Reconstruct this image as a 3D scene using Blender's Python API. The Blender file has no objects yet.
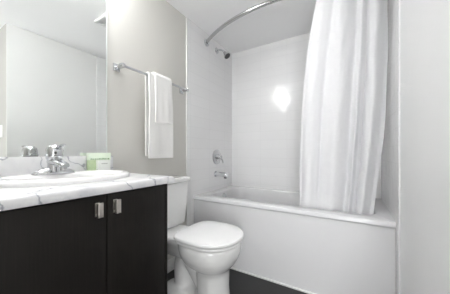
import bpy, bmesh, math, random
from mathutils import Vector, Matrix, noise
PI = math.pi
S = bpy.context.scene
COL = S.collection
random.seed(4)

# ------------------------------------------------------------------ camera, world, light, exposure
cam = bpy.data.objects.new('camera', bpy.data.cameras.new('camera'))
COL.objects.link(cam)
cam.location = (0, 0, 0.978)
cam.rotation_euler = (PI / 2, 0, 0.5412)
cam.data.sensor_width = 36.0
cam.data.lens = 212.67 / 450 * 36
cam.data.shift_y = (152.88 - 147) / 450
cam.data.clip_start = 0.02
S.camera = cam

w = bpy.data.worlds.new('world'); S.world = w; w.use_nodes = True
w.node_tree.nodes['Background'].inputs[0].default_value = (1, 1, 1, 1)
w.node_tree.nodes['Background'].inputs[1].default_value = 0.3

def area(name, loc, target, sx, sy, power, color=(1, 1, 1)):
    l = bpy.data.lights.new(name, 'AREA'); l.shape = 'RECTANGLE'; l.size = sx; l.size_y = sy
    l.energy = power; l.color = color
    o = bpy.data.objects.new(name, l); COL.objects.link(o); o.location = loc
    o.rotation_euler = (Vector(target) - Vector(loc)).to_track_quat('-Z', 'Y').to_euler()
    return o
# added fill light, aimed up through the open doorway behind the camera
area('doorway_fill', (0.45, -1.25, 0.75), (0.15, 1.6, 2.21), 1.1, 1.3, 11, (0.98, 0.99, 1.0))
VANITY_E = 13.5
FILL_POT_E = 94.0
CEIL_FILL_E = 4.0

S.view_settings.view_transform = 'Standard'
S.view_settings.look = 'None'
S.view_settings.gamma = 1.0
S.view_settings.use_curve_mapping = False
S.view_settings.exposure = 2.03

# ------------------------------------------------------------------ room constants (metres)
XL, XR = -1.298, 0.222        # left and right wall planes
YB, YF = 2.3216, -0.62        # back and front wall planes
H = 2.21                      # ceiling
YT = 1.482                    # where the alcove tile starts
YN = 0.660                    # where the right wall turns into the entry nook
XN = 1.15                     # far side of the nook

# ------------------------------------------------------------------ material helpers
def new_mat(name):
    m = bpy.data.materials.new(name); m.use_nodes = True
    return m, m.node_tree.nodes, m.node_tree.links, m.node_tree.nodes['Principled BSDF']

def coords(n, l, scale=(1, 1, 1), rot=(0, 0, 0)):
    g = n.new('ShaderNodeNewGeometry'); mp = n.new('ShaderNodeMapping')
    mp.inputs['Scale'].default_value = scale; mp.inputs['Rotation'].default_value = rot
    l.new(g.outputs['Position'], mp.inputs['Vector'])
    return mp.outputs['Vector']

def noise_tex(n, l, vec, scale, detail=4, rough=0.5, dist=0.0):
    t = n.new('ShaderNodeTexNoise'); l.new(vec, t.inputs['Vector'])
    t.inputs['Scale'].default_value = scale; t.inputs['Detail'].default_value = detail
    t.inputs['Roughness'].default_value = rough; t.inputs['Distortion'].default_value = dist
    return t.outputs['Fac']

def ramp(n, l, fac, stops):
    r = n.new('ShaderNodeValToRGB'); l.new(fac, r.inputs['Fac'])
    e = r.color_ramp.elements
    while len(e) < len(stops): e.new(0.5)
    for i, (p, c) in enumerate(stops):
        e[i].position = p; e[i].color = (*c, 1)
    return r.outputs['Color']

def bump(n, l, b, height, strength, dist=0.002):
    k = n.new('ShaderNodeBump'); k.inputs['Strength'].default_value = strength
    k.inputs['Distance'].default_value = dist
    l.new(height, k.inputs['Height']); l.new(k.outputs['Normal'], b.inputs['Normal'])

def plain(name, col, rough=0.5, metal=0.0, vary=0.03, scale=6, bmp=0.0, bscale=200, coat=0.0):
    m, n, l, b = new_mat(name)
    v = coords(n, l)
    f = noise_tex(n, l, v, scale)
    lo = tuple(c * (1 - vary) for c in col); hi = tuple(min(1, c * (1 + vary)) for c in col)
    l.new(ramp(n, l, f, [(0.3, lo), (0.7, hi)]), b.inputs['Base Color'])
    b.inputs['Roughness'].default_value = rough; b.inputs['Metallic'].default_value = metal
    b.inputs['Coat Weight'].default_value = coat
    if bmp: bump(n, l, b, noise_tex(n, l, v, bscale, 2), bmp)
    return m

M = {}
M['paint'] = plain('wall_paint', (0.61, 0.60, 0.565), 0.6, vary=0.008, scale=3, bmp=0.05, bscale=350)
M['paint_right_lit'] = plain('wall_paint_lit', (0.78, 0.78, 0.775), 0.45, vary=0.008, scale=3, bmp=0.05, bscale=350)  # same wall paint, lightened to put this wall's light into the colour
M['ceiling'] = plain('ceiling_paint', (0.93, 0.93, 0.93), 0.8, vary=0.008, scale=3, bmp=0.05, bscale=250)
M['trim'] = plain('white_trim_paint', (0.80, 0.80, 0.79), 0.35, vary=0.01)
M['acrylic'] = plain('white_acrylic', (0.75, 0.75, 0.757), 0.22, vary=0.006, scale=3, coat=0.2)
M['ceramic'] = plain('white_ceramic', (0.82, 0.82, 0.815), 0.10, vary=0.006, scale=4, coat=0.4)
M['seat'] = plain('white_seat_plastic', (0.84, 0.84, 0.84), 0.22, vary=0.005)
M['chrome'] = plain('chrome', (0.62, 0.63, 0.645), 0.07, 1.0, vary=0.01, scale=20)
M['satin_steel'] = plain('satin_steel', (0.58, 0.58, 0.58), 0.22, 1.0, vary=0.02, scale=30)
M['nickel'] = plain('brushed_nickel', (0.62, 0.59, 0.55), 0.30, 1.0, vary=0.05, scale=60)
M['dark_rubber'] = plain('dark_rubber', (0.05, 0.05, 0.05), 0.5, vary=0.2, scale=60)
M['braid'] = plain('braided_steel', (0.5, 0.5, 0.5), 0.35, 0.8, vary=0.3, scale=300)
M['plastic'] = plain('white_plastic', (0.78, 0.78, 0.77), 0.4, vary=0.01)
M['carton_white'] = plain('white_carton', (0.84, 0.86, 0.82), 0.5, vary=0.02, scale=20)
M['carton_mint'] = plain('mint_carton', (0.78, 0.87, 0.73), 0.5, vary=0.03, scale=20)
M['carton_green'] = plain('green_carton', (0.55, 0.68, 0.42), 0.5, vary=0.08, scale=30)
M['carton_dark'] = plain('dark_green_print', (0.25, 0.38, 0.21), 0.5, vary=0.15, scale=120)
M['grey_print'] = plain('grey_print', (0.45, 0.45, 0.43), 0.5, vary=0.1, scale=120)
M['grille_dark'] = plain('grille_dark', (0.10, 0.10, 0.10), 0.6, vary=0.1, scale=60)

def towel_mat():
    m, n, l, b = new_mat('white_terry')
    v = coords(n, l)
    f = noise_tex(n, l, v, 500, 3)
    l.new(ramp(n, l, f, [(0.25, (0.74, 0.73, 0.71)), (0.65, (0.88, 0.875, 0.86))]), b.inputs['Base Color'])
    b.inputs['Roughness'].default_value = 0.95
    b.inputs['Sheen Weight'].default_value = 0.3
    bump(n, l, b, noise_tex(n, l, v, 420, 4), 0.6, 0.003)
    return m
M['towel'] = towel_mat()

def curtain_mat():
    m, n, l, b = new_mat('white_curtain_cloth')
    v = coords(n, l)
    f = noise_tex(n, l, v, 60, 3)
    c = ramp(n, l, f, [(0.3, (0.89, 0.89, 0.903)), (0.7, (0.91, 0.91, 0.92))])
    l.new(c, b.inputs['Base Color']); b.inputs['Roughness'].default_value = 0.6
    tr = n.new('ShaderNodeBsdfTranslucent'); l.new(c, tr.inputs['Color'])
    mx = n.new('ShaderNodeMixShader'); mx.inputs[0].default_value = 0.3
    l.new(b.outputs[0], mx.inputs[1]); l.new(tr.outputs[0], mx.inputs[2])
    l.new(mx.outputs[0], n['Material Output'].inputs['Surface'])
    # crossing creases from the packet fold
    w2 = n.new('ShaderNodeTexNoise'); l.new(coords(n, l, (5, 5, 9)), w2.inputs['Vector']); w2.inputs['Scale'].default_value = 1.0
    bump(n, l, b, w2.outputs['Fac'], 0.25, 0.008)
    return m
M['curtain'] = curtain_mat()

def tile_mat(name, axis):
    # stacked glossy white wall tile; axis = horizontal axis on the wall ('x' or 'y')
    m, n, l, b = new_mat(name)
    g = n.new('ShaderNodeNewGeometry'); sp = n.new('ShaderNodeSeparateXYZ'); cb = n.new('ShaderNodeCombineXYZ')
    l.new(g.outputs['Position'], sp.inputs[0])
    l.new(sp.outputs['X' if axis == 'x' else 'Y'], cb.inputs['X']); l.new(sp.outputs['Z'], cb.inputs['Y'])
    br = n.new('ShaderNodeTexBrick'); l.new(cb.outputs[0], br.inputs['Vector'])
    br.offset = 0.0; br.inputs['Scale'].default_value = 1.0
    br.inputs['Brick Width'].default_value = 0.305; br.inputs['Row Height'].default_value = 0.102
    br.inputs['Mortar Size'].default_value = 0.0016; br.inputs['Mortar Smooth'].default_value = 0.3
    br.inputs['Color1'].default_value = (0.82, 0.82, 0.82, 1); br.inputs['Color2'].default_value = (0.835, 0.835, 0.835, 1)
    br.inputs['Mortar'].default_value = (0.76, 0.76, 0.76, 1)
    l.new(br.outputs['Color'], b.inputs['Base Color'])
    b.inputs['Roughness'].default_value = 0.12
    nz = noise_tex(n, l, cb.outputs[0], 9, 2)
    mt = n.new('ShaderNodeMath'); mt.operation = 'MULTIPLY_ADD'
    l.new(br.outputs['Fac'], mt.inputs[0]); mt.inputs[1].default_value = -0.45; l.new(nz, mt.inputs[2])
    bump(n, l, b, mt.outputs[0], 0.25, 0.006)
    return m
M['tile_y'] = tile_mat('alcove_tile_side', 'y')
M['tile_x'] = tile_mat('alcove_tile_back', 'x')

def floor_mat():
    m, n, l, b = new_mat('charcoal_floor_tile')
    v = coords(n, l)
    br = n.new('ShaderNodeTexBrick'); l.new(v, br.inputs['Vector'])
    br.inputs['Scale'].default_value = 1.0; br.inputs['Brick Width'].default_value = 0.61; br.inputs['Row Height'].default_value = 0.305
    br.inputs['Mortar Size'].default_value = 0.003
    br.inputs['Color1'].default_value = (0.020, 0.0195, 0.020, 1); br.inputs['Color2'].default_value = (0.023, 0.0225, 0.023, 1)
    br.inputs['Mortar'].default_value = (0.015, 0.015, 0.015, 1)
    f = noise_tex(n, l, v, 14, 6, 0.6)
    mx = n.new('ShaderNodeMix'); mx.data_type = 'RGBA'; mx.blend_type = 'MULTIPLY'; mx.inputs[0].default_value = 1
    l.new(br.outputs['Color'], mx.inputs[6]); l.new(ramp(n, l, f, [(0.3, (0.8, 0.8, 0.8)), (0.7, (1, 1, 1))]), mx.inputs[7])
    l.new(mx.outputs[2], b.inputs['Base Color'])
    b.inputs['Roughness'].default_value = 0.4
    return m
M['floor'] = floor_mat()
M['paint_nook_shaded'] = plain('shaded_wall_paint', (0.45, 0.44, 0.42), 0.6, vary=0.008, scale=3)  # wall paint darkened, so the nook's shade is in the colour

def wood_mat():
    m, n, l, b = new_mat('espresso_wood')
    v = coords(n, l, (70, 70, 1.6))
    f = noise_tex(n, l, v, 3.0, 5, 0.6, 0.3)
    l.new(ramp(n, l, f, [(0.25, (0.0048, 0.0038, 0.0031)), (0.55, (0.0085, 0.0069, 0.0058)), (0.8, (0.0145, 0.0120, 0.0102))]), b.inputs['Base Color'])
    b.inputs['Roughness'].default_value = 0.5; b.inputs['Specular IOR Level'].default_value = 0.25
    bump(n, l, b, f, 0.15, 0.001)
    return m
M['wood'] = wood_mat()

def marble_mat():
    m, n, l, b = new_mat('white_marble_laminate')
    v = coords(n, l)
    d = n.new('ShaderNodeTexNoise'); l.new(v, d.inputs['Vector']); d.inputs['Scale'].default_value = 5; d.inputs['Detail'].default_value = 5
    ad = n.new('ShaderNodeMix'); ad.data_type = 'RGBA'; ad.blend_type = 'LINEAR_LIGHT'; ad.inputs[0].default_value = 0.22
    l.new(v, ad.inputs[6]); l.new(d.outputs['Color'], ad.inputs[7])
    wv = n.new('ShaderNodeTexWave'); l.new(ad.outputs[2], wv.inputs['Vector'])
    wv.bands_direction = 'DIAGONAL'; wv.inputs['Scale'].default_value = 3.6; wv.inputs['Distortion'].default_value = 2.2
    wv.inputs['Detail'].default_value = 2; wv.inputs['Detail Scale'].default_value = 2.0
    c1 = ramp(n, l, wv.outputs['Fac'], [(0.0, (0.33, 0.34, 0.37)), (0.010, (0.56, 0.57, 0.60)), (0.035, (0.73, 0.73, 0.74)), (1.0, (0.78, 0.78, 0.785))])
    f = noise_tex(n, l, v, 9, 5, 0.55, 0.6)
    c2 = ramp(n, l, f, [(0.32, (0.80, 0.81, 0.835)), (0.50, (1, 1, 1))])
    mx = n.new('ShaderNodeMix'); mx.data_type = 'RGBA'; mx.blend_type = 'MULTIPLY'; mx.inputs[0].default_value = 1
    l.new(c1, mx.inputs[6]); l.new(c2, mx.inputs[7])
    l.new(mx.outputs[2], b.inputs['Base Color']); b.inputs['Roughness'].default_value = 0.25
    return m
M['marble'] = marble_mat()

def mirror_mat():
    m, n, l, b = new_mat('mirror_silver')
    v = coords(n, l)
    l.new(ramp(n, l, noise_tex(n, l, v, 2), [(0, (0.85, 0.868, 0.855)), (1, (0.86, 0.878, 0.865))]), b.inputs['Base Color'])
    b.inputs['Metallic'].default_value = 1; b.inputs['Roughness'].default_value = 0.0
    return m
M['mirror'] = mirror_mat()
M['mirror_edge'] = plain('polished_glass_edge', (0.80, 0.84, 0.82), 0.15, vary=0.01)

def glow(name, e, col=(0.985, 0.99, 1.0)):
    m, n, l, b = new_mat(name)
    v = coords(n, l)
    l.new(ramp(n, l, noise_tex(n, l, v, 5), [(0, (0.88, 0.88, 0.87)), (1, (0.9, 0.9, 0.89))]), b.inputs['Base Color'])
    b.inputs['Emission Color'].default_value = (*col, 1); b.inputs['Emission Strength'].default_value = e
    return m
M['glow_vanity'] = glow('lit_vanity_glass', VANITY_E)
M['glow_fill_pot'] = glow('fill_downlight_glass', FILL_POT_E)
M['glow_ceiling_fill'] = glow('ceiling_fill_glass', CEIL_FILL_E)

# ------------------------------------------------------------------ mesh helpers
def wloc(o):
    p = Vector((0, 0, 0))
    while o: p += o.location; o = o.parent
    return p

def obj(name, bm, mat, parent=None, smooth=True, kind=None, angle=40):
    """link bm (built in room coordinates) as one mesh object"""
    me = bpy.data.meshes.new(name)
    if parent: bmesh.ops.translate(bm, verts=bm.verts, vec=-wloc(parent))
    bmesh.ops.recalc_face_normals(bm, faces=bm.faces)
    bm.to_mesh(me); bm.free()
    for m in (mat if isinstance(mat, (list, tuple)) else [mat]): me.materials.append(m)
    if smooth:
        for p in me.polygons: p.use_smooth = True
        me.set_sharp_from_angle(angle=math.radians(angle))
    o = bpy.data.objects.new(name, me); COL.objects.link(o)
    if parent: o.parent = parent
    if kind: o['kind'] = kind
    return o

def tag(o, label, cat, group=None):
    o['label'] = label; o['category'] = cat
    if group: o['group'] = group
    return o

def thing(name, label, cat, loc, group=None):
    o = bpy.data.objects.new(name, None); COL.objects.link(o); o.location = loc
    o.empty_display_size = 0.05
    return tag(o, label, cat, group)

def box(bm, x0, x1, y0, y1, z0, z1, bev=0.0, seg=2):
    r = bmesh.ops.create_cube(bm, size=1.0)
    vs = r['verts']
    for v in vs:
        v.co = Vector(((x0 + x1) / 2 + v.co.x * (x1 - x0), (y0 + y1) / 2 + v.co.y * (y1 - y0), (z0 + z1) / 2 + v.co.z * (z1 - z0)))
    if bev:
        es = list({e for v in vs for e in v.link_edges})
        bmesh.ops.bevel(bm, geom=es, offset=bev, segments=seg, profile=0.5, affect='EDGES')
    return bm

def B(*a, **k): return box(bmesh.new(), *a, **k)

def loft(bm, rings, cap0=True, cap1=True, closed=False):
    vr = [[bm.verts.new(p) for p in r] for r in rings]
    n = len(rings[0]); pairs = list(zip(vr, vr[1:])) + ([(vr[-1], vr[0])] if closed else [])
    for a, b in pairs:
        for i in range(n):
            bm.faces.new((a[i], a[(i + 1) % n], b[(i + 1) % n], b[i]))
    if not closed:
        if cap0: bm.faces.new(vr[0][::-1])
        if cap1: bm.faces.new(vr[-1])
    return bm

def frames(pts):
    pts = [Vector(p) for p in pts]; out = []
    t0 = (pts[1] - pts[0]).normalized()
    nrm = t0.orthogonal().normalized()
    for i, p in enumerate(pts):
        t = (pts[min(i + 1, len(pts) - 1)] - pts[max(i - 1, 0)]).normalized()
        nrm = (nrm - t * nrm.dot(t)).normalized()
        out.append((p, t, nrm, t.cross(nrm)))
    return out

def tube(bm, pts, rad, n=16):
    rs = rad if isinstance(rad, (list, tuple)) else [rad] * len(pts)
    rings = []
    for (p, t, a, b), r in zip(frames(pts), rs):
        rings.append([p + a * (r * math.cos(2 * PI * k / n)) + b * (r * math.sin(2 * PI * k / n)) for k in range(n)])
    return loft(bm, rings)

def lathe(bm, origin, axis, prof, n=28):
    """prof: (radius, distance along axis)"""
    ax = Vector(axis).normalized(); a = ax.orthogonal().normalized(); b = ax.cross(a); o = Vector(origin)
    rings = [[o + ax * d + a * (max(r, 1e-4) * math.cos(2 * PI * k / n)) + b * (max(r, 1e-4) * math.sin(2 * PI * k / n)) for k in range(n)] for r, d in prof]
    return loft(bm, rings)

def spline(pts, n=8):
    pts = [Vector(p) for p in pts]; out = []
    for i in range(len(pts) - 1):
        p0, p1, p2, p3 = pts[max(i - 1, 0)], pts[i], pts[i + 1], pts[min(i + 2, len(pts) - 1)]
        for k in range(n):
            t = k / n
            out.append(0.5 * ((2 * p1) + (p2 - p0) * t + (2 * p0 - 5 * p1 + 4 * p2 - p3) * t * t + (3 * p1 - p0 - 3 * p2 + p3) * t ** 3))
    out.append(pts[-1])
    return out

def rrect(x0, x1, y0, y1, r, z, n=6):
    out = []
    for cx, cy, a0 in ((x1 - r, y1 - r, 0), (x0 + r, y1 - r, 90), (x0 + r, y0 + r, 180), (x1 - r, y0 + r, 270)):
        for k in range(n + 1):
            a = math.radians(a0 + 90 * k / n)
            out.append((cx + r * math.cos(a), cy + r * math.sin(a), z))
    return out

def ellipse(cx, cy, a, b, z, n=64, p=2.0):
    out = []
    for k in range(n):
        t = 2 * PI * k / n; c, s = math.cos(t), math.sin(t)
        out.append((cx + a * math.copysign(abs(c) ** (2 / p), c), cy + b * math.copysign(abs(s) ** (2 / p), s), z))
    return out

def cyl(bm, p0, p1, r, n=20): return lathe(bm, p0, Vector(p1) - Vector(p0), [(r, 0), (r, (Vector(p1) - Vector(p0)).length)], n)

def struct(name, bm, m, parent=None, **k): return obj(name, bm, m, parent, kind='structure', **k)

# ------------------------------------------------------------------ the room shell
TH = 0.1
struct('floor', B(XL - TH, XN + TH, YF - TH, YB + TH, -TH, 0), M['floor'], smooth=False)
struct('ceiling', B(XL - TH, XN + TH, YF - TH, YB + TH, H, H + TH), M['ceiling'], smooth=False)
struct('wall_left', B(XL - TH, XL, YF - TH, YB + TH, 0, H), M['paint'], smooth=False)
struct('wall_back', B(XL, XR, YB, YB + TH, 0, H), M['paint'], smooth=False)
struct('wall_right', box(B(XR, XR + TH, YN + TH, YB + TH, 0, H), XR, XR + 0.008, YN, YN + TH, 0, H), M['paint_right_lit'], smooth=False)
struct('wall_nook_side', B(XN, XN + TH, YF - TH, YN + TH, 0, H), M['paint'], smooth=False)
struct('wall_nook_end', B(XR + 0.008, XN, YN, YN + TH, 0, H), M['paint_nook_shaded'], smooth=False)
DX0, DX1, DZ = 0.02, 0.88, 2.03          # the open doorway in the front wall
bm = bmesh.new()
box(bm, XL, DX0, YF - TH, YF, 0, H); box(bm, DX1, XN, YF - TH, YF, 0, H); box(bm, DX0, DX1, YF - TH, YF, DZ, H)
struct('wall_front', bm, M['paint'], smooth=False)
bm = bmesh.new()
box(bm, DX0 - 0.06, DX0, YF, YF + 0.014, 0, DZ + 0.06, 0.003); box(bm, DX1, DX1 + 0.06, YF, YF + 0.014, 0, DZ + 0.06, 0.003)
box(bm, DX0, DX1, YF, YF + 0.014, DZ, DZ + 0.06, 0.003)
struct('door_1', bm, M['trim'])
# tiled skins of the tub alcove
TT = 0.008
struct('wall_alcove_left', B(XL, XL + TT, YT, YB - TT, 0, H), M['tile_y'], smooth=False)
struct('wall_alcove_back', B(XL, XR, YB - TT, YB, 0, H), M['tile_x'], smooth=False)
struct('wall_alcove_right', B(XR - TT, XR, YT, YB - TT, 0, H), M['tile_y'], smooth=False)
struct('trim_1', B(XL, XL + TT + 0.002, YT - 0.012, YT, 0, H, bev=0.002), M['trim'])
struct('baseboard_left', B(XL, XL + 0.012, 0.76, YT - 0.012, 0, 0.10, bev=0.003), M['trim'])
struct('baseboard_right', B(XR - 0.012, XR, YN, YT - 0.012, 0, 0.10, bev=0.003), M['trim'])

# ------------------------------------------------------------------ bathtub
TX0, TX1, TY0, TY1, RIM = XL + TT, XR - TT, 1.5614, YB - TT - 0.0005, 0.5737
tub = thing('bathtub', 'white built-in alcove bathtub with plain front apron, under the curved rod', 'bathtub', ((TX0 + TX1) / 2, (TY0 + TY1) / 2, 0))
def tring(i, z, r=0.004): return rrect(TX0 + 0, TX1 - 0, TY0 + i, TY1, max(r, 0.003), z)
ix0, ix1, iy0, iy1 = TX0 + 0.085, TX1 - 0.07, TY0 + 0.105, TY1 - 0.055
def iring(dx, dy, z, r): return rrect(ix0 + dx, ix1 - dx * 1.6, iy0 + dy, iy1 - dy, r, z)
rings = [tring(0.012, 0.0), tring(0.012, 0.535), tring(0.006, 0.540), tring(0.0, 0.546), tring(0.0, RIM - 0.010), tring(0.003, RIM - 0.003), tring(0.010, RIM),
         iring(0, 0, RIM, 0.10), iring(0.006, 0.005, RIM - 0.003, 0.10), iring(0.011, 0.010, RIM - 0.012, 0.10),
         iring(0.03, 0.02, 0.42, 0.11), iring(0.06, 0.04, 0.22, 0.12), iring(0.085, 0.065, 0.165, 0.12), iring(0.13, 0.11, 0.15, 0.10)]
obj('shell', loft(bmesh.new(), rings), M['acrylic'], tub, angle=35)
struct('trim_2', B(TX0, TX1, TY0 - 0.002, TY0 + 0.012, 0, 0.014, bev=0.004), M['trim'])
bm = lathe(bmesh.new(), (ix0 + 0.016, 1.955, 0.512), (1, 0, 0.10), [(0.034, 0), (0.036, 0.004), (0.034, 0.010), (0.012, 0.013), (0.0, 0.013)])
ov = obj('overflow_plate', bm, M['chrome'], tub)
bm = lathe(bmesh.new(), (ix0 + 0.29, 1.95, 0.150), (0, 0, 1), [(0.035, 0), (0.036, 0.003), (0.028, 0.005), (0.0, 0.004)])
obj('drain', bm, M['chrome'], tub)

# ------------------------------------------------------------------ shower fittings on the left alcove wall
WX = XL + TT
sh = thing('shower_sprayer', 'small chrome shower head on a short arm below the curved rod', 'shower head', (WX, 1.966, 2.106))
obj('flange', lathe(bmesh.new(), (WX, 1.966, 2.106), (1, 0, 0), [(0.032, 0), (0.031, 0.004), (0.022, 0.012), (0.012, 0.016), (0.0, 0.016)]), M['chrome'], sh)
obj('arm', tube(bmesh.new(), spline([(WX + 0.01, 1.966, 2.106), (WX + 0.05, 1.966, 2.104), (WX + 0.085, 1.966, 2.082), (WX + 0.105, 1.966, 2.06)]), 0.0095), M['chrome'], sh)
hd = Vector((0.62, 0, -0.78)).normalized(); ho = Vector((WX + 0.098, 1.966, 2.066))
obj('head', lathe(bmesh.new(), ho, hd, [(0.0, 0), (0.014, 0.0), (0.018, 0.008), (0.015, 0.016), (0.019, 0.024), (0.034, 0.050), (0.038, 0.060), (0.037, 0.066), (0.0, 0.066)]), M['satin_steel'], sh)
obj('spray_face', lathe(bmesh.new(), ho + hd * 0.0655, hd, [(0.033, 0), (0.032, 0.003), (0.0, 0.004)]), M['dark_rubber'], sh)

mv = thing('shower_valve', 'round chrome shower valve plate with lever handle on the tiled wall above the spout', 'valve', (WX, 1.966, 0.933))
obj('plate', lathe(bmesh.new(), (WX, 1.966, 0.933), (1, 0, 0), [(0.082, 0), (0.082, 0.003), (0.074, 0.008), (0.03, 0.014), (0.0, 0.014)], 40), M['chrome'], mv)
obj('sleeve', lathe(bmesh.new(), (WX + 0.012, 1.966, 0.933), (1, 0, 0), [(0.026, 0), (0.024, 0.03), (0.022, 0.032), (0.0, 0.032)]), M['satin_steel'], mv)
bm = lathe(bmesh.new(), (WX + 0.042, 1.966, 0.933), (1, 0, 0), [(0.022, 0), (0.024, 0.006), (0.022, 0.018), (0.012, 0.024), (0, 0.025)])
tube(bm, [(WX + 0.055, 1.966, 0.93), (WX + 0.062, 1.985, 0.90), (WX + 0.066, 1.998, 0.866)], [0.009, 0.008, 0.007], 12)
obj('lever_handle', bm, M['chrome'], mv)

sp = thing('tub_spout', 'chrome bathtub filler spout on the tiled wall above the tub rim', 'spout', (WX, 1.945, 0.748))
obj('flange', lathe(bmesh.new(), (WX, 1.945, 0.748), (1, 0, 0), [(0.034, 0), (0.034, 0.004), (0.028, 0.010), (0, 0.010)]), M['chrome'], sp)
rings = []
for i, (dx, cz, ry, rz) in enumerate([(0.006, 0.748, .024, .024), (0.05, 0.748, .024, .024), (0.10, 0.745, .024, .025), (0.125, 0.741, .024, .028), (0.138, 0.738, .022, .028), (0.146, 0.735, .016, .022)]):
    rings.append([(WX + dx, 1.945 + ry * math.cos(2 * PI * k / 20), cz + rz * math.sin(2 * PI * k / 20)) for k in range(20)])
obj('spout_body', loft(bmesh.new(), rings), M['chrome'], sp)
obj('outlet', lathe(bmesh.new(), (WX + 0.125, 1.945, 0.718), (0, 0, -1), [(0.015, 0), (0.015, 0.012), (0.011, 0.013), (0, 0.010)]), M['dark_rubber'], sp)

# ------------------------------------------------------------------ curved curtain rod
RZ = 2.107
ax0, ax1, ay, sag = WX, XR - TT, 1.772, 0.235
cxr = (ax0 + ax1) / 2; half = (ax1 - ax0) / 2
RR = (half * half + sag * sag) / (2 * sag); cyr = ay - sag + RR
def rod_y(x): return cyr - math.sqrt(RR * RR - (x - cxr) ** 2)
rod = thing('curtain_rod', 'curved brushed steel shower curtain rod spanning the tub alcove near the ceiling', 'curtain rod', (ax0, ay, RZ))
th0 = math.asin(half * 0.995 / RR)
pts = [(cxr + RR * math.sin(-th0 + 2 * th0 * k / 48), cyr - RR * math.cos(-th0 + 2 * th0 * k / 48), RZ) for k in range(49)]
obj('bar', tube(bmesh.new(), pts, 0.0155, 20), M['satin_steel'], rod)
for s, x in ((1, ax0), (-1, ax1)):
    dv = Vector((s * math.cos(th0), -math.sin(th0), 0))
    bm = lathe(bmesh.new(), (x, ay, RZ), (s, 0, 0), [(0.036, 0), (0.036, 0.006), (0.024, 0.018), (0.019, 0.03), (0.0, 0.03)])
    obj('flange', bm, M['chrome'], rod)

# ------------------------------------------------------------------ shower curtain and its rings
NS, NT = 420, 70
ZT, ZB = 2.068, 0.50
def sstep(a, b, x):
    t = max(0, min(1, (x - a) / (b - a))); return t * t * (3 - 2 * t)
# fold profile across the width (s from the free left edge 0 to the wall edge 1)
folds = [(0.01, .03, -0.008), (0.13, .11, 0.034), (0.27, .028, -0.010), (0.40, .11, 0.048), (0.565, .050, -0.018), (0.655, .045, 0.040), (0.735, .022, -0.014), (0.83, .075, 0.042), (0.97, .03, -0.008)]
def fold(s, t):
    v = 0
    for i, (c, wd, am) in enumerate(folds):
        c2 = c + 0.018 * math.sin(2.6 * t + i * 1.9)
        wv = wd * (1.05 - 0.25 * t)
        v += 1.1 * am * math.exp(-((s - c2) / wv) ** 2) * (0.60 + 0.40 * t)
    return v
bm = bmesh.new(); gv = []
for j in range(NT + 1):
    t = j / NT; row = []
    for i in range(NS + 1):
        s = i / NS
        xt = -0.205 + 0.405 * s
        xb = -0.360 + 0.470 * s
        k = (1 - s) * (1 - (1 - t) ** 2.3) + s * t ** 2.5
        x = xt + (xb - xt) * k
        # the middle of the cloth is gathered towards its lower right
        x += 0.035 * math.exp(-((s - 0.55) / 0.2) ** 2) * t
        ytop = rod_y(xt)
        y0 = ytop + (1.735 - ytop) * sstep(0, 0.9, t) * 1.0
        y = y0 - fold(s, t) * (0.75 if t > 0.9 else 1.0)
        y += 0.004 * noise.noise(Vector((s * 14, t * 9, 3.1)))
        x += 0.006 * noise.noise(Vector((s * 9, t * 5, 7.7)))
        z = ZT + (ZB - ZT) * t
        x = min(x, XR - TT - 0.006)
        row.append(bm.verts.new((x, y, z)))
    gv.append(row)
for j in range(NT):
    for i in range(NS):
        bm.faces.new((gv[j][i], gv[j][i + 1], gv[j + 1][i + 1], gv[j + 1][i]))
cur = obj('shower_curtain', bm, M['curtain'], angle=180)
md = cur.modifiers.new('thickness', 'SOLIDIFY'); md.thickness = 0.0012; md.offset = 0
tag(cur, 'white fabric shower curtain hanging in soft folds into the right end of the tub', 'shower curtain')

# rings that carry the curtain on the rod (one built, then copied)
ring0 = None
for k in range(9):
    x = -0.195 + 0.375 * k / 8
    if ring0 is None:
        bm = bmesh.new()
        rr = [(0.0, 0.0285 * math.cos(2 * PI * q / 28), 0.0285 * math.sin(2 * PI * q / 28) - 0.0125) for q in range(28)]
        rings = []
        for q in range(28):
            c = Vector(rr[q]); u = Vector((0, math.cos(2 * PI * q / 28), math.sin(2 * PI * q / 28)))
            rings.append([c + u * (0.002 * math.cos(2 * PI * p / 8)) + Vector((0.002 * math.sin(2 * PI * p / 8), 0, 0)) for p in range(8)])
        ring0 = obj('curtain_ring', loft(bm, rings, closed=True), M['chrome']); o = ring0
        tag(o, 'thin chrome ring holding the white shower curtain on the curved rod', 'curtain ring', 'curtain rings on the rod')
    else:
        o = ring0.copy(); COL.objects.link(o)
    o.location = (x, rod_y(x), RZ)
# ------------------------------------------------------------------ vanity
VY0, VY1, VXF, CT = 0.145, 0.755, -0.785, 0.8626
van = thing('vanity_cabinet', 'dark espresso wood vanity cabinet with two doors beneath the marble counter', 'cabinet', ((XL + VXF) / 2, (VY0 + VY1) / 2, 0))
bm = bmesh.new(); DXB = VXF - 0.020
box(bm, XL + 0.003, DXB, VY0, VY0 + 0.016, 0.0, 0.829); box(bm, XL + 0.003, VXF, VY1 - 0.016, VY1, 0.0, 0.829, 0.0015)
box(bm, XL + 0.003, DXB, VY0 + 0.016, VY1 - 0.016, 0.10, 0.116); box(bm, XL + 0.003, XL + 0.011, VY0 + 0.016, VY1 - 0.016, 0.116, 0.829)
box(bm, DXB - 0.016, DXB - 0.001, VY0 + 0.016, VY1 - 0.016, 0.745, 0.829)
obj('carcass', bm, M['wood'], van)
obj('toe_kick', B(DXB - 0.075, DXB - 0.060, VY0 + 0.016, VY1 - 0.016, 0, 0.10), M['wood'], van, smooth=False)
YG = 0.4526
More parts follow.
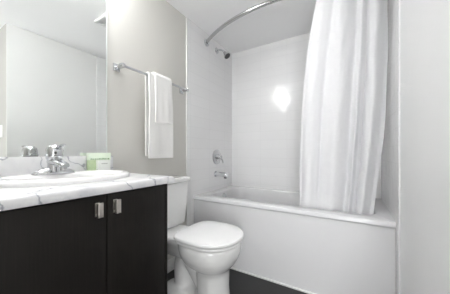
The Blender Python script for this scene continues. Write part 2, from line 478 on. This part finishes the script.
for (y0, y1, hy, lab) in ((VY0 + 0.002, YG - 0.0018, 0.417, 'l'), (YG + 0.0018, VY1 - 0.0175, 0.484, 'r')):
    d = obj('door', B(DXB, VXF, y0, y1, 0.105, 0.822, bev=0.0012), M['wood'], van)
    hz = 0.775
    bm = bmesh.new()
    box(bm, VXF, VXF + 0.003, hy - 0.008, hy + 0.008, hz - 0.025, hz + 0.025, 0.0008)
    box(bm, VXF + 0.002, VXF + 0.020, hy - 0.006, hy + 0.006, hz + 0.017, hz + 0.023, 0.0008)
    box(bm, VXF + 0.002, VXF + 0.020, hy - 0.006, hy + 0.006, hz - 0.023, hz - 0.017, 0.0008)
    box(bm, VXF + 0.018, VXF + 0.025, hy - 0.0095, hy + 0.0095, hz - 0.026, hz + 0.026, 0.001)
    h = obj('handle', bm, M['nickel'], d); h['label'] = 'small brushed nickel rectangular pull'

# countertop with an oval cut-out, rounded front edge
ctp = thing('countertop', 'white marble-look vanity countertop with grey veins around the oval sink', 'countertop', ((XL + VXF) / 2, (VY0 + VY1) / 2, 0.83))
CX0, CX1, CY0, CY1 = XL + 0.002, -0.762, 0.130, 0.776
SCX, SCY = -1.062, 0.452                 # sink centre
N = 96
angs = sorted([2 * PI * k / N for k in range(N)] + [math.atan2(cy - SCY, cx - SCX) % (2 * PI) for cx in (CX0, CX1) for cy in (CY0, CY1)])
def rect_ring(e, z):
    x0, x1, y0, y1 = CX0, CX1 - e, CY0 + e, CY1 - e; out = []
    for a in angs:
        c, s = math.cos(a), math.sin(a)
        f = min((x1 - SCX) / c if c > 1e-9 else 1e9, (x0 - SCX) / c if c < -1e-9 else 1e9, (y1 - SCY) / s if s > 1e-9 else 1e9, (y0 - SCY) / s if s < -1e-9 else 1e9)
        out.append((SCX + c * f, SCY + s * f, z))
    return out
def ell_ring(a, b, z): return [(SCX + a * math.cos(t), SCY + b * math.sin(t), z) for t in angs]
CB = 0.830
rings = [ell_ring(.168, .222, CB), ell_ring(.168, .222, CT), rect_ring(.012, CT)]
for k in range(1, 5):
    a = PI / 2 * k / 5; rings.append(rect_ring(.012 * (1 - math.sin(a)), CT - .012 * (1 - math.cos(a))))
rings += [rect_ring(0, CT - 0.012), rect_ring(0, CB + 0.004), rect_ring(0.003, CB)]
obj('slab', loft(bmesh.new(), rings, closed=True), M['marble'], ctp, angle=50)
BX1 = XL + 0.021
bsp = obj('backsplash', B(XL + 0.001, BX1, CY0, CY1, CT, 0.9600, bev=0.003), M['marble'])
tag(bsp, 'low white marble-look backsplash strip under the mirror, behind the faucet', 'backsplash')

# drop-in oval sink
sk = thing('sink', 'white oval drop-in ceramic sink set into the marble counter', 'sink', (SCX, SCY, CT))
ra, rb = 0.190, 0.247
bcx = SCX + 0.047
rings = [ellipse(SCX, SCY, ra - .012, rb - .012, CT, p=2.2), ellipse(SCX, SCY, ra, rb, CT, p=2.2), ellipse(SCX, SCY, ra + .001, rb + .001, CT + 0.008, p=2.2), ellipse(SCX, SCY, ra - .003, rb - .003, CT + 0.017, p=2.2),
         ellipse(SCX, SCY, ra - .012, rb - .012, CT + 0.022, p=2.2), ellipse(SCX + .002, SCY, ra - .022, rb - .022, CT + 0.023, p=2.2),
         ellipse(bcx, SCY, .116, .205, CT + 0.020), ellipse(bcx, SCY, .111, .198, CT + 0.012), ellipse(bcx, SCY, .105, .188, CT - 0.02),
         ellipse(bcx, SCY, .092, .165, CT - 0.08), ellipse(bcx, SCY, .066, .115, CT - 0.125), ellipse(bcx, SCY, .03, .04, CT - 0.14),
         # underside
         ellipse(bcx, SCY, .03, .04, CT - 0.15), ellipse(bcx, SCY, .076, .125, CT - 0.135), ellipse(bcx, SCY, .098, .178, CT - 0.085), ellipse(bcx, SCY, .112, .200, CT - 0.02)]
obj('basin', loft(bmesh.new(), rings, closed=True), M['ceramic'], sk, angle=60)
obj('drain', lathe(bmesh.new(), (bcx, SCY, CT - 0.150), (0, 0, 1), [(0.03, 0), (0.031, 0.011), (0.024, 0.014), (0.022, 0.010), (0, 0.010)]), M['chrome'], sk)

# single-lever chrome faucet
FX, FY, FZ = -1.150, 0.425, CT + 0.0215
fa = thing('faucet', 'chrome single-lever faucet on the back edge of the white sink', 'faucet', (FX, FY, FZ))
rings = []
for sc, z in ((1.0, 0.0), (1.0, 0.004), (0.95, 0.010), (0.80, 0.017), (0.55, 0.024), (0.36, 0.030)):
    hw = 0.026 * (0.55 + 0.45 * sc); hl = 0.082 * sc
    rings.append(ellipse(FX, FY, hw, hl, FZ + z, 40, 2.6))
obj('base_plate', loft(bmesh.new(), rings), M['chrome'], fa)
obj('body', lathe(bmesh.new(), (FX, FY, FZ + 0.010), (0, 0, 1), [(0.031, 0), (0.029, 0.012), (0.026, 0.03), (0.026, 0.050), (0.031, 0.058), (0.032, 0.066), (0, 0.066)], 32), M['chrome'], fa)
rings = []
for dx, z, wy, hz in ((-0.014, .054, .025, .018), (0.02, .054, .026, .019), (0.05, .050, .024, .017), (0.078, .045, .021, .014), (0.097, .041, .019, .012), (0.104, .039, .016, .009)):
    rings.append([(FX + dx, FY + wy * math.cos(2 * PI * k / 24), FZ + z + hz * math.sin(2 * PI * k / 24)) for k in range(24)])
obj('spout', loft(bmesh.new(), rings), M['chrome'], fa)
obj('aerator', lathe(bmesh.new(), (FX + 0.088, FY, FZ + 0.036), (0.1, 0, -1), [(0.0125, 0), (0.0125, 0.016), (0.010, 0.017), (0, 0.014)]), M['satin_steel'], fa)
bm = lathe(bmesh.new(), (FX, FY, FZ + 0.076), (0.10, 0, 1), [(0.033, 0), (0.034, 0.004), (0.034, 0.009), (0.031, 0.011), (0.0315, 0.030), (0.029, 0.042), (0.020, 0.051), (0.008, 0.055), (0, 0.0555)], 32)
lr = []
for dx, z, wy, hz in ((0.0, .108, .020, .014), (0.03, .114, .016, .009), (0.058, .121, .0125, .006), (0.082, .128, .0115, .0048), (0.09, .130, .009, .003)):
    lr.append([(FX + dx, FY + wy * math.cos(2 * PI * k / 20), FZ + z + hz * math.sin(2 * PI * k / 20)) for k in range(20)])
loft(bm, lr)
obj('lever_handle', bm, M['chrome'], fa)
obj('index_dot', lathe(bmesh.new(), (FX + 0.031, FY - 0.008, FZ + 0.094), (1, -0.2, 0.0), [(0.005, 0), (0.005, 0.003), (0, 0.0035)], 12), M['dark_rubber'], fa)
obj('drain_rod', lathe(bmesh.new(), (FX - 0.034, FY, FZ), (0, 0, 1), [(0.003, 0), (0.003, 0.05), (0.006, 0.054), (0.006, 0.064), (0, 0.067)], 14), M['chrome'], fa)

# toiletries at the back right corner of the counter
so = thing('toiletry_box', 'pale green and white toiletry box against the backsplash at the counter corner', 'box', (-1.257, 0.678, CT))
obj('carton', B(-1.272, -1.243, 0.618, 0.738, CT, CT + 0.075, bev=0.002), M['carton_green'], so)
obj('lid', B(-1.2735, -1.2415, 0.6165, 0.7395, CT + 0.075, CT + 0.116, bev=0.002), M['carton_mint'], so)
bm = bmesh.new(); y = 0.624; rnd = random.Random(9)
while y < 0.728:
    wl = rnd.uniform(0.004, 0.011); box(bm, -1.2415, -1.2409, y, y + wl, CT + 0.077, CT + 0.077 + rnd.uniform(0.006, 0.010)); y += wl + rnd.uniform(0.0015, 0.004)
obj('printed_band', bm, M['carton_dark'], so, smooth=False)
s2 = thing('soap_box', 'small white soap box in front of the pale green toiletry box', 'box', (-1.228, 0.69, CT))
obj('carton', B(-1.2405, -1.216, 0.652, 0.722, CT, CT + 0.074, bev=0.0015), M['carton_white'], s2)
bm = bmesh.new(); y = 0.670
while y < 0.702:
    wl = rnd.uniform(0.003, 0.006); box(bm, -1.216, -1.2155, y, y + wl, CT + 0.052, CT + 0.057); y += wl + 0.0015
obj('printed_line', bm, M['grey_print'], s2, smooth=False)

# ------------------------------------------------------------------ mirror
MZ0, MZ1, MY0, MY1 = 0.9605, 1.95, 0.05, 0.745
mi = thing('mirror', 'large frameless wall mirror above the sink backsplash', 'mirror', (XL, (MY0 + MY1) / 2, MZ0))
obj('glass', B(XL + 0.001, XL + 0.006, MY0, MY1 - 0.004, MZ0, MZ1), M['mirror'], mi, smooth=False)
obj('edge_trim', B(XL + 0.0005, XL + 0.0065, MY1 - 0.004, MY1 + 0.002, MZ0, MZ1, bev=0.001), M['mirror_edge'], mi)

# light switch on the nook wall (seen at the left edge of the mirror)
sw = thing('light_switch', 'white wall switch plate reflected at the far left edge of the mirror', 'switch', (0.385, YN, 1.19))
obj('plate', B(0.348, 0.422, YN - 0.006, YN, 1.13, 1.25, bev=0.002), M['plastic'], sw)
obj('rocker', B(0.369, 0.401, YN - 0.010, YN - 0.005, 1.157, 1.223, bev=0.0015), M['trim'], sw)
# ------------------------------------------------------------------ vanity light above the mirror (above the frame, lights the room)
vl = thing('vanity_light', 'three-shade chrome vanity light on the wall above the mirror', 'light', (XL, 0.40, 2.07))
obj('backplate', B(XL, XL + 0.022, 0.16, 0.64, 2.04, 2.10, bev=0.004), M['chrome'], vl)
for y in (0.22, 0.40, 0.58):
    arm = obj('socket_arm', tube(bmesh.new(), [(XL + 0.02, y, 2.07), (XL + 0.085, y, 2.07)], 0.011), M['chrome'], vl)
    obj('shade', lathe(bmesh.new(), (XL + 0.088, y, 2.125), (0, 0, -1), [(0.0, 0), (0.04, 0), (0.045, 0.006), (0.05, 0.115), (0.046, 0.12), (0.0, 0.12)]), M['glow_vanity'], vl)
# added ceiling fill light by the entry, out of view
cl = thing('ceiling_fill_light', 'added round ceiling fill light over the entry, out of view', 'light', (-0.05, 0.10, H))
obj('rim', lathe(bmesh.new(), (-0.05, 0.10, H), (0, 0, -1), [(0.16, 0), (0.16, 0.02), (0.15, 0.024), (0, 0.024)], 40), M['chrome'], cl)
obj('shade', lathe(bmesh.new(), (-0.05, 0.10, H - 0.022), (0, 0, -1), [(0.148, 0), (0.145, 0.02), (0.12, 0.045), (0.07, 0.062), (0.02, 0.068), (0, 0.068)], 40), M['glow_ceiling_fill'], cl)

# added fill downlight, out of view, to brighten the alcove and curtain
pl = thing('fill_downlight', 'added fill downlight above the toilet and tub edge, out of view', 'light', (-0.55, 1.42, H))
obj('trim_ring', lathe(bmesh.new(), (-0.55, 1.42, H), (0, 0, -1), [(0.062, 0), (0.085, 0), (0.084, 0.004), (0.066, 0.008), (0.062, 0.006)], 32), M['plastic'], pl)
obj('lens', lathe(bmesh.new(), (-0.55, 1.42, H), (0, 0, -1), [(0.0618, 0), (0.0618, 0.004), (0.0, 0.005)], 32), M['glow_fill_pot'], pl)
# exhaust fan grille in the ceiling (seen in the mirror)
vx, vy = -0.65, 1.184
ef = thing('exhaust_fan', 'square white exhaust fan grille in the ceiling, seen in the mirror', 'fan', (vx, vy, H))
hw = 0.12
bm = bmesh.new()
box(bm, vx - hw, vx + hw, vy - hw, vy - hw + 0.03, H - 0.022, H, 0.004); box(bm, vx - hw, vx + hw, vy + hw - 0.03, vy + hw, H - 0.022, H, 0.004)
box(bm, vx - hw, vx - hw + 0.03, vy - hw + 0.03, vy + hw - 0.03, H - 0.022, H, 0.004); box(bm, vx + hw - 0.03, vx + hw, vy - hw + 0.03, vy + hw - 0.03, H - 0.022, H, 0.004)
obj('frame', bm, M['plastic'], ef)
obj('backing', B(vx - hw + 0.03, vx + hw - 0.03, vy - hw + 0.03, vy + hw - 0.03, H - 0.004, H), M['grille_dark'], ef, smooth=False)
for k in range(7):
    x = vx - hw + 0.045 + k * 0.0250
    obj('slat', B(x - 0.008, x + 0.008, vy - hw + 0.028, vy + hw - 0.028, H - 0.018, H - 0.013), M['plastic'], ef, smooth=False)

# ------------------------------------------------------------------ towel bar and towels
TBX, TBZ, TB0, TB1 = -1.228, 1.522, 0.800, 1.412
tb = thing('towel_bar', 'chrome towel bar on the beige wall between mirror and tiled alcove', 'towel bar', (XL, (TB0 + TB1) / 2, TBZ))
obj('bar', tube(bmesh.new(), [(TBX, TB0, TBZ), (TBX, TB1, TBZ)], 0.0088), M['chrome'], tb)
for y in (TB0 + 0.006, TB1 - 0.006):
    mt = obj('mount', B(XL, XL + 0.012, y - 0.022, y + 0.022, TBZ - 0.024, TBZ + 0.024, bev=0.003), M['chrome'], tb)
    bm = B(XL + 0.010, TBX + 0.014, y - 0.012, y + 0.012, TBZ - 0.013, TBZ + 0.013, bev=0.004)
    obj('post', bm, M['chrome'], mt)

def towel(name, label, y0, y1, r, zf, zb, th, seed, group=None):
    prof = []
    for k in range(41): prof.append((r, TBZ + (zb - TBZ) * (1 - k / 40), -1))
    path = [(-r, TBZ + (zb - TBZ) * (1 - k / 30)) for k in range(31)]
    path += [(-r * math.cos(PI * k / 12), TBZ + r * math.sin(PI * k / 12)) for k in range(1, 12)]
    path += [(r, TBZ + (zf - TBZ) * (k / 44)) for k in range(45)]
    ny = 40; bm = bmesh.new(); g = []
    for i, (dx, z) in enumerate(path):
        row = []
        drop = max(0, TBZ - z)
        for j in range(ny + 1):
            s = j / ny; y = y0 + (y1 - y0) * s
            amp = min(1, drop / 0.25) * (1 if dx > 0 else 0)
            off = amp * (0.005 * (1 + math.sin(s * 5.5 + seed)) + 0.003 * (1 + noise.noise(Vector((s * 4, z * 5, seed)))))
            yy = y + amp * 0.006 * (s - 0.5) * 2 * drop / 0.5 + amp * 0.004 * noise.noise(Vector((z * 6, seed, s)))
            zz = z + (0.006 * noise.noise(Vector((s * 3, seed * 2, 0))) if i in (0, len(path) - 1) else 0)
            row.append(bm.verts.new((TBX + dx + off, yy, zz)))
        g.append(row)
    for a, b in zip(g, g[1:]):
        for j in range(ny): bm.faces.new((a[j], a[j + 1], b[j + 1], b[j]))
    o = obj(name, bm, M['towel'], angle=180)
    m = o.modifiers.new('thickness', 'SOLIDIFY'); m.thickness = th; m.offset = 0; m.use_rim = True
    b = o.modifiers.new('soft_edge', 'BEVEL'); b.width = th * 0.35; b.segments = 3; b.limit_method = 'ANGLE'; b.angle_limit = math.radians(50)
    return tag(o, label, 'towel')
towel('bath_towel', 'long white bath towel folded over the chrome bar, behind the shorter towel', 0.988, 1.208, 0.0158, 0.938, 0.955, 0.0125, 1.3)
towel('hand_towel', 'short white hand towel layered on top of the long bath towel', 1.036, 1.192, 0.0295, 1.195, 1.20, 0.012, 4.1)

# ------------------------------------------------------------------ toilet
TYC = 1.105
to = thing('toilet', 'white two-piece toilet with closed lid between vanity and bathtub', 'toilet', (-0.93, TYC, 0))
def egg(xb, xf, xm, hw, z, n=56, pb=2.6, pf=2.1):
    """plan outline: back end xb, front tip xf, widest at xm"""
    out = []
    for k in range(n):
        t = 2 * PI * k / n; c, s = math.cos(t), math.sin(t)
        p = pf if c >= 0 else pb
        L = (xf - xm) if c >= 0 else (xm - xb)
        out.append((xm + L * math.copysign(abs(c) ** (2 / p), c), TYC + hw * math.copysign(abs(s) ** (2 / p), s), z))
    return out
bm = bmesh.new()
# bowl down into the front column
loft(bm, [egg(-.95, -.590, -.76, .176, .437), egg(-.96, -.580, -.76, .184, .430), egg(-.96, -.578, -.76, .186, .410), egg(-.955, -.580, -.76, .184, .380), egg(-.945, -.588, -.76, .176, .350),
          egg(-.93, -.602, -.757, .160, .320), egg(-.905, -.622, -.753, .137, .294), egg(-.87, -.642, -.747, .112, .272), egg(-.845, -.650, -.743, .101, .248), egg(-.84, -.652, -.74, .098, .15), egg(-.84, -.646, -.74, .101, .07), egg(-.84, -.640, -.74, .106, .0)])
# rear deck that carries the tank
loft(bm, [rrect(-1.195, -.90, TYC - .085, TYC + .085, .03, .30), rrect(-1.21, -.88, TYC - .105, TYC + .105, .03, .345), rrect(-1.215, -.86, TYC - .125, TYC + .125, .03, .40), rrect(-1.215, -.86, TYC - .125, TYC + .125, .03, .432)])
# trapway
tube(bm, spline([(-.78, TYC, .12), (-.84, TYC, .19), (-.90, TYC, .265), (-.945, TYC, .285), (-.985, TYC, .245), (-.988, TYC, .15), (-.97, TYC, .02)]), [.068] * 49, 20)
# foot flange
loft(bm, [egg(-1.15, -.645, -.85, .115, .0, pb=3), egg(-1.15, -.645, -.85, .115, .035, pb=3), egg(-1.14, -.655, -.85, .107, .058, pb=3), egg(-1.05, -.68, -.85, .085, .10, pb=3)])
bw = obj('bowl', bm, M['ceramic'], to, angle=180)
rm = bw.modifiers.new('merge', 'REMESH'); rm.mode = 'VOXEL'; rm.voxel_size = 0.0075; rm.use_smooth_shade = True
sm = bw.modifiers.new('soften', 'SMOOTH'); sm.factor = 0.5; sm.iterations = 7
for s in (-1, 1):
    obj('bolt_cap', lathe(bmesh.new(), (-.93, TYC + s * .092, 0.060), (0, 0, 1), [(0.014, 0), (0.014, 0.012), (0.009, 0.020), (0, 0.022)], 16), M['seat'], to)
LXB, LXF, LXM, LHW = -.955, -.562, -.755, .193
def slab(z0, z1, d, crown=0.0):
    return [egg(LXB + d + .004, LXF - d - .004, LXM, LHW - d - .004, z0, pb=4.5), egg(LXB + d, LXF - d, LXM, LHW - d, z0 + .004, pb=4.5), egg(LXB + d, LXF - d, LXM, LHW - d, z1 - .006, pb=4.5),
            egg(LXB + d + .003, LXF - d - .003, LXM, LHW - d - .003, z1 - .002, pb=4.5), egg(LXB + d + .009, LXF - d - .009, LXM, LHW - d - .009, z1, pb=4.5), egg(LXB + .08, LXF - .08, LXM, LHW - .08, z1 + crown, pb=3.0)]
obj('seat', loft(bmesh.new(), slab(.439, .456, .008)), M['seat'], to)
obj('lid', loft(bmesh.new(), slab(.462, .481, 0, .003)), M['seat'], to)
for s in (-1, 1):
    obj('hinge', B(-.975, -.945, TYC + s * .075 - .022, TYC + s * .075 + .022, .433, .472, bev=.008, seg=3), M['seat'], to)
tx0, tx1, ty0, ty1 = -1.286, -1.098, TYC - .206, TYC + .192
def tank_ring(z, d): return rrect(tx0 + d * .2, tx1 - d, ty0 + d, ty1 - d, .028, z, 8)
obj('tank', loft(bmesh.new(), [tank_ring(.434, .030), tank_ring(.446, .021), tank_ring(.60, .011), tank_ring(.757, .004)]), M['ceramic'], to)
lr = [rrect(tx0, tx1 + .008 - .004, ty0 - .006, ty1 + .006, .028, .758, 8), rrect(tx0, tx1 + .010, ty0 - .008, ty1 + .008, .03, .763, 8), rrect(tx0, tx1 + .010, ty0 - .008, ty1 + .008, .03, .782, 8),
      rrect(tx0 + .003, tx1 + .007, ty0 - .005, ty1 + .005, .028, .790, 8), rrect(tx0 + .010, tx1, ty0 + .002, ty1 - .002, .026, .794, 8)]
obj('tank_lid', loft(bmesh.new(), lr), M['ceramic'], to)
bm = lathe(bmesh.new(), (tx1 - .003, ty0 + .06, .69), (1, 0, 0), [(.016, 0), (.016, .006), (.009, .012), (.009, .020), (0, .020)], 20)
tube(bm, [(tx1 + .013, ty0 + .055, .69), (tx1 + .015, ty0 + .09, .686), (tx1 + .013, ty0 + .135, .679)], [.006, .006, .0075], 12)
obj('flush_lever', bm, M['chrome'], to)

# water supply stop valve and hose by the toilet
VY, VZ = 1.168, 0.225
sv = thing('supply_valve', 'small chrome water supply valve on the wall behind the toilet base', 'valve', (XL, VY, VZ))
obj('escutcheon', lathe(bmesh.new(), (XL, VY, VZ), (1, 0, 0), [(.03, 0), (.028, .006), (.012, .010), (0, .010)]), M['chrome'], sv)
bm = cyl(bmesh.new(), (XL + .005, VY, VZ), (XL + .075, VY, VZ), .009); cyl(bm, (XL + .055, VY, VZ - .005), (XL + .055, VY, VZ + .035), .010)
obj('valve_body', bm, M['chrome'], sv)
obj('knob', lathe(bmesh.new(), (XL + .075, VY, VZ), (1, 0, 0), [(.006, 0), (.016, .002), (.018, .010), (.014, .016), (0, .017)], 12), M['chrome'], sv)
obj('hose', tube(bmesh.new(), spline([(XL + .055, VY, VZ + .03), (XL + .052, VY - .02, .31), (XL + .05, 1.08, .375), (XL + .055, .99, .405), (XL + .062, .965, .437)]), .006, 10), M['braid'], sv)
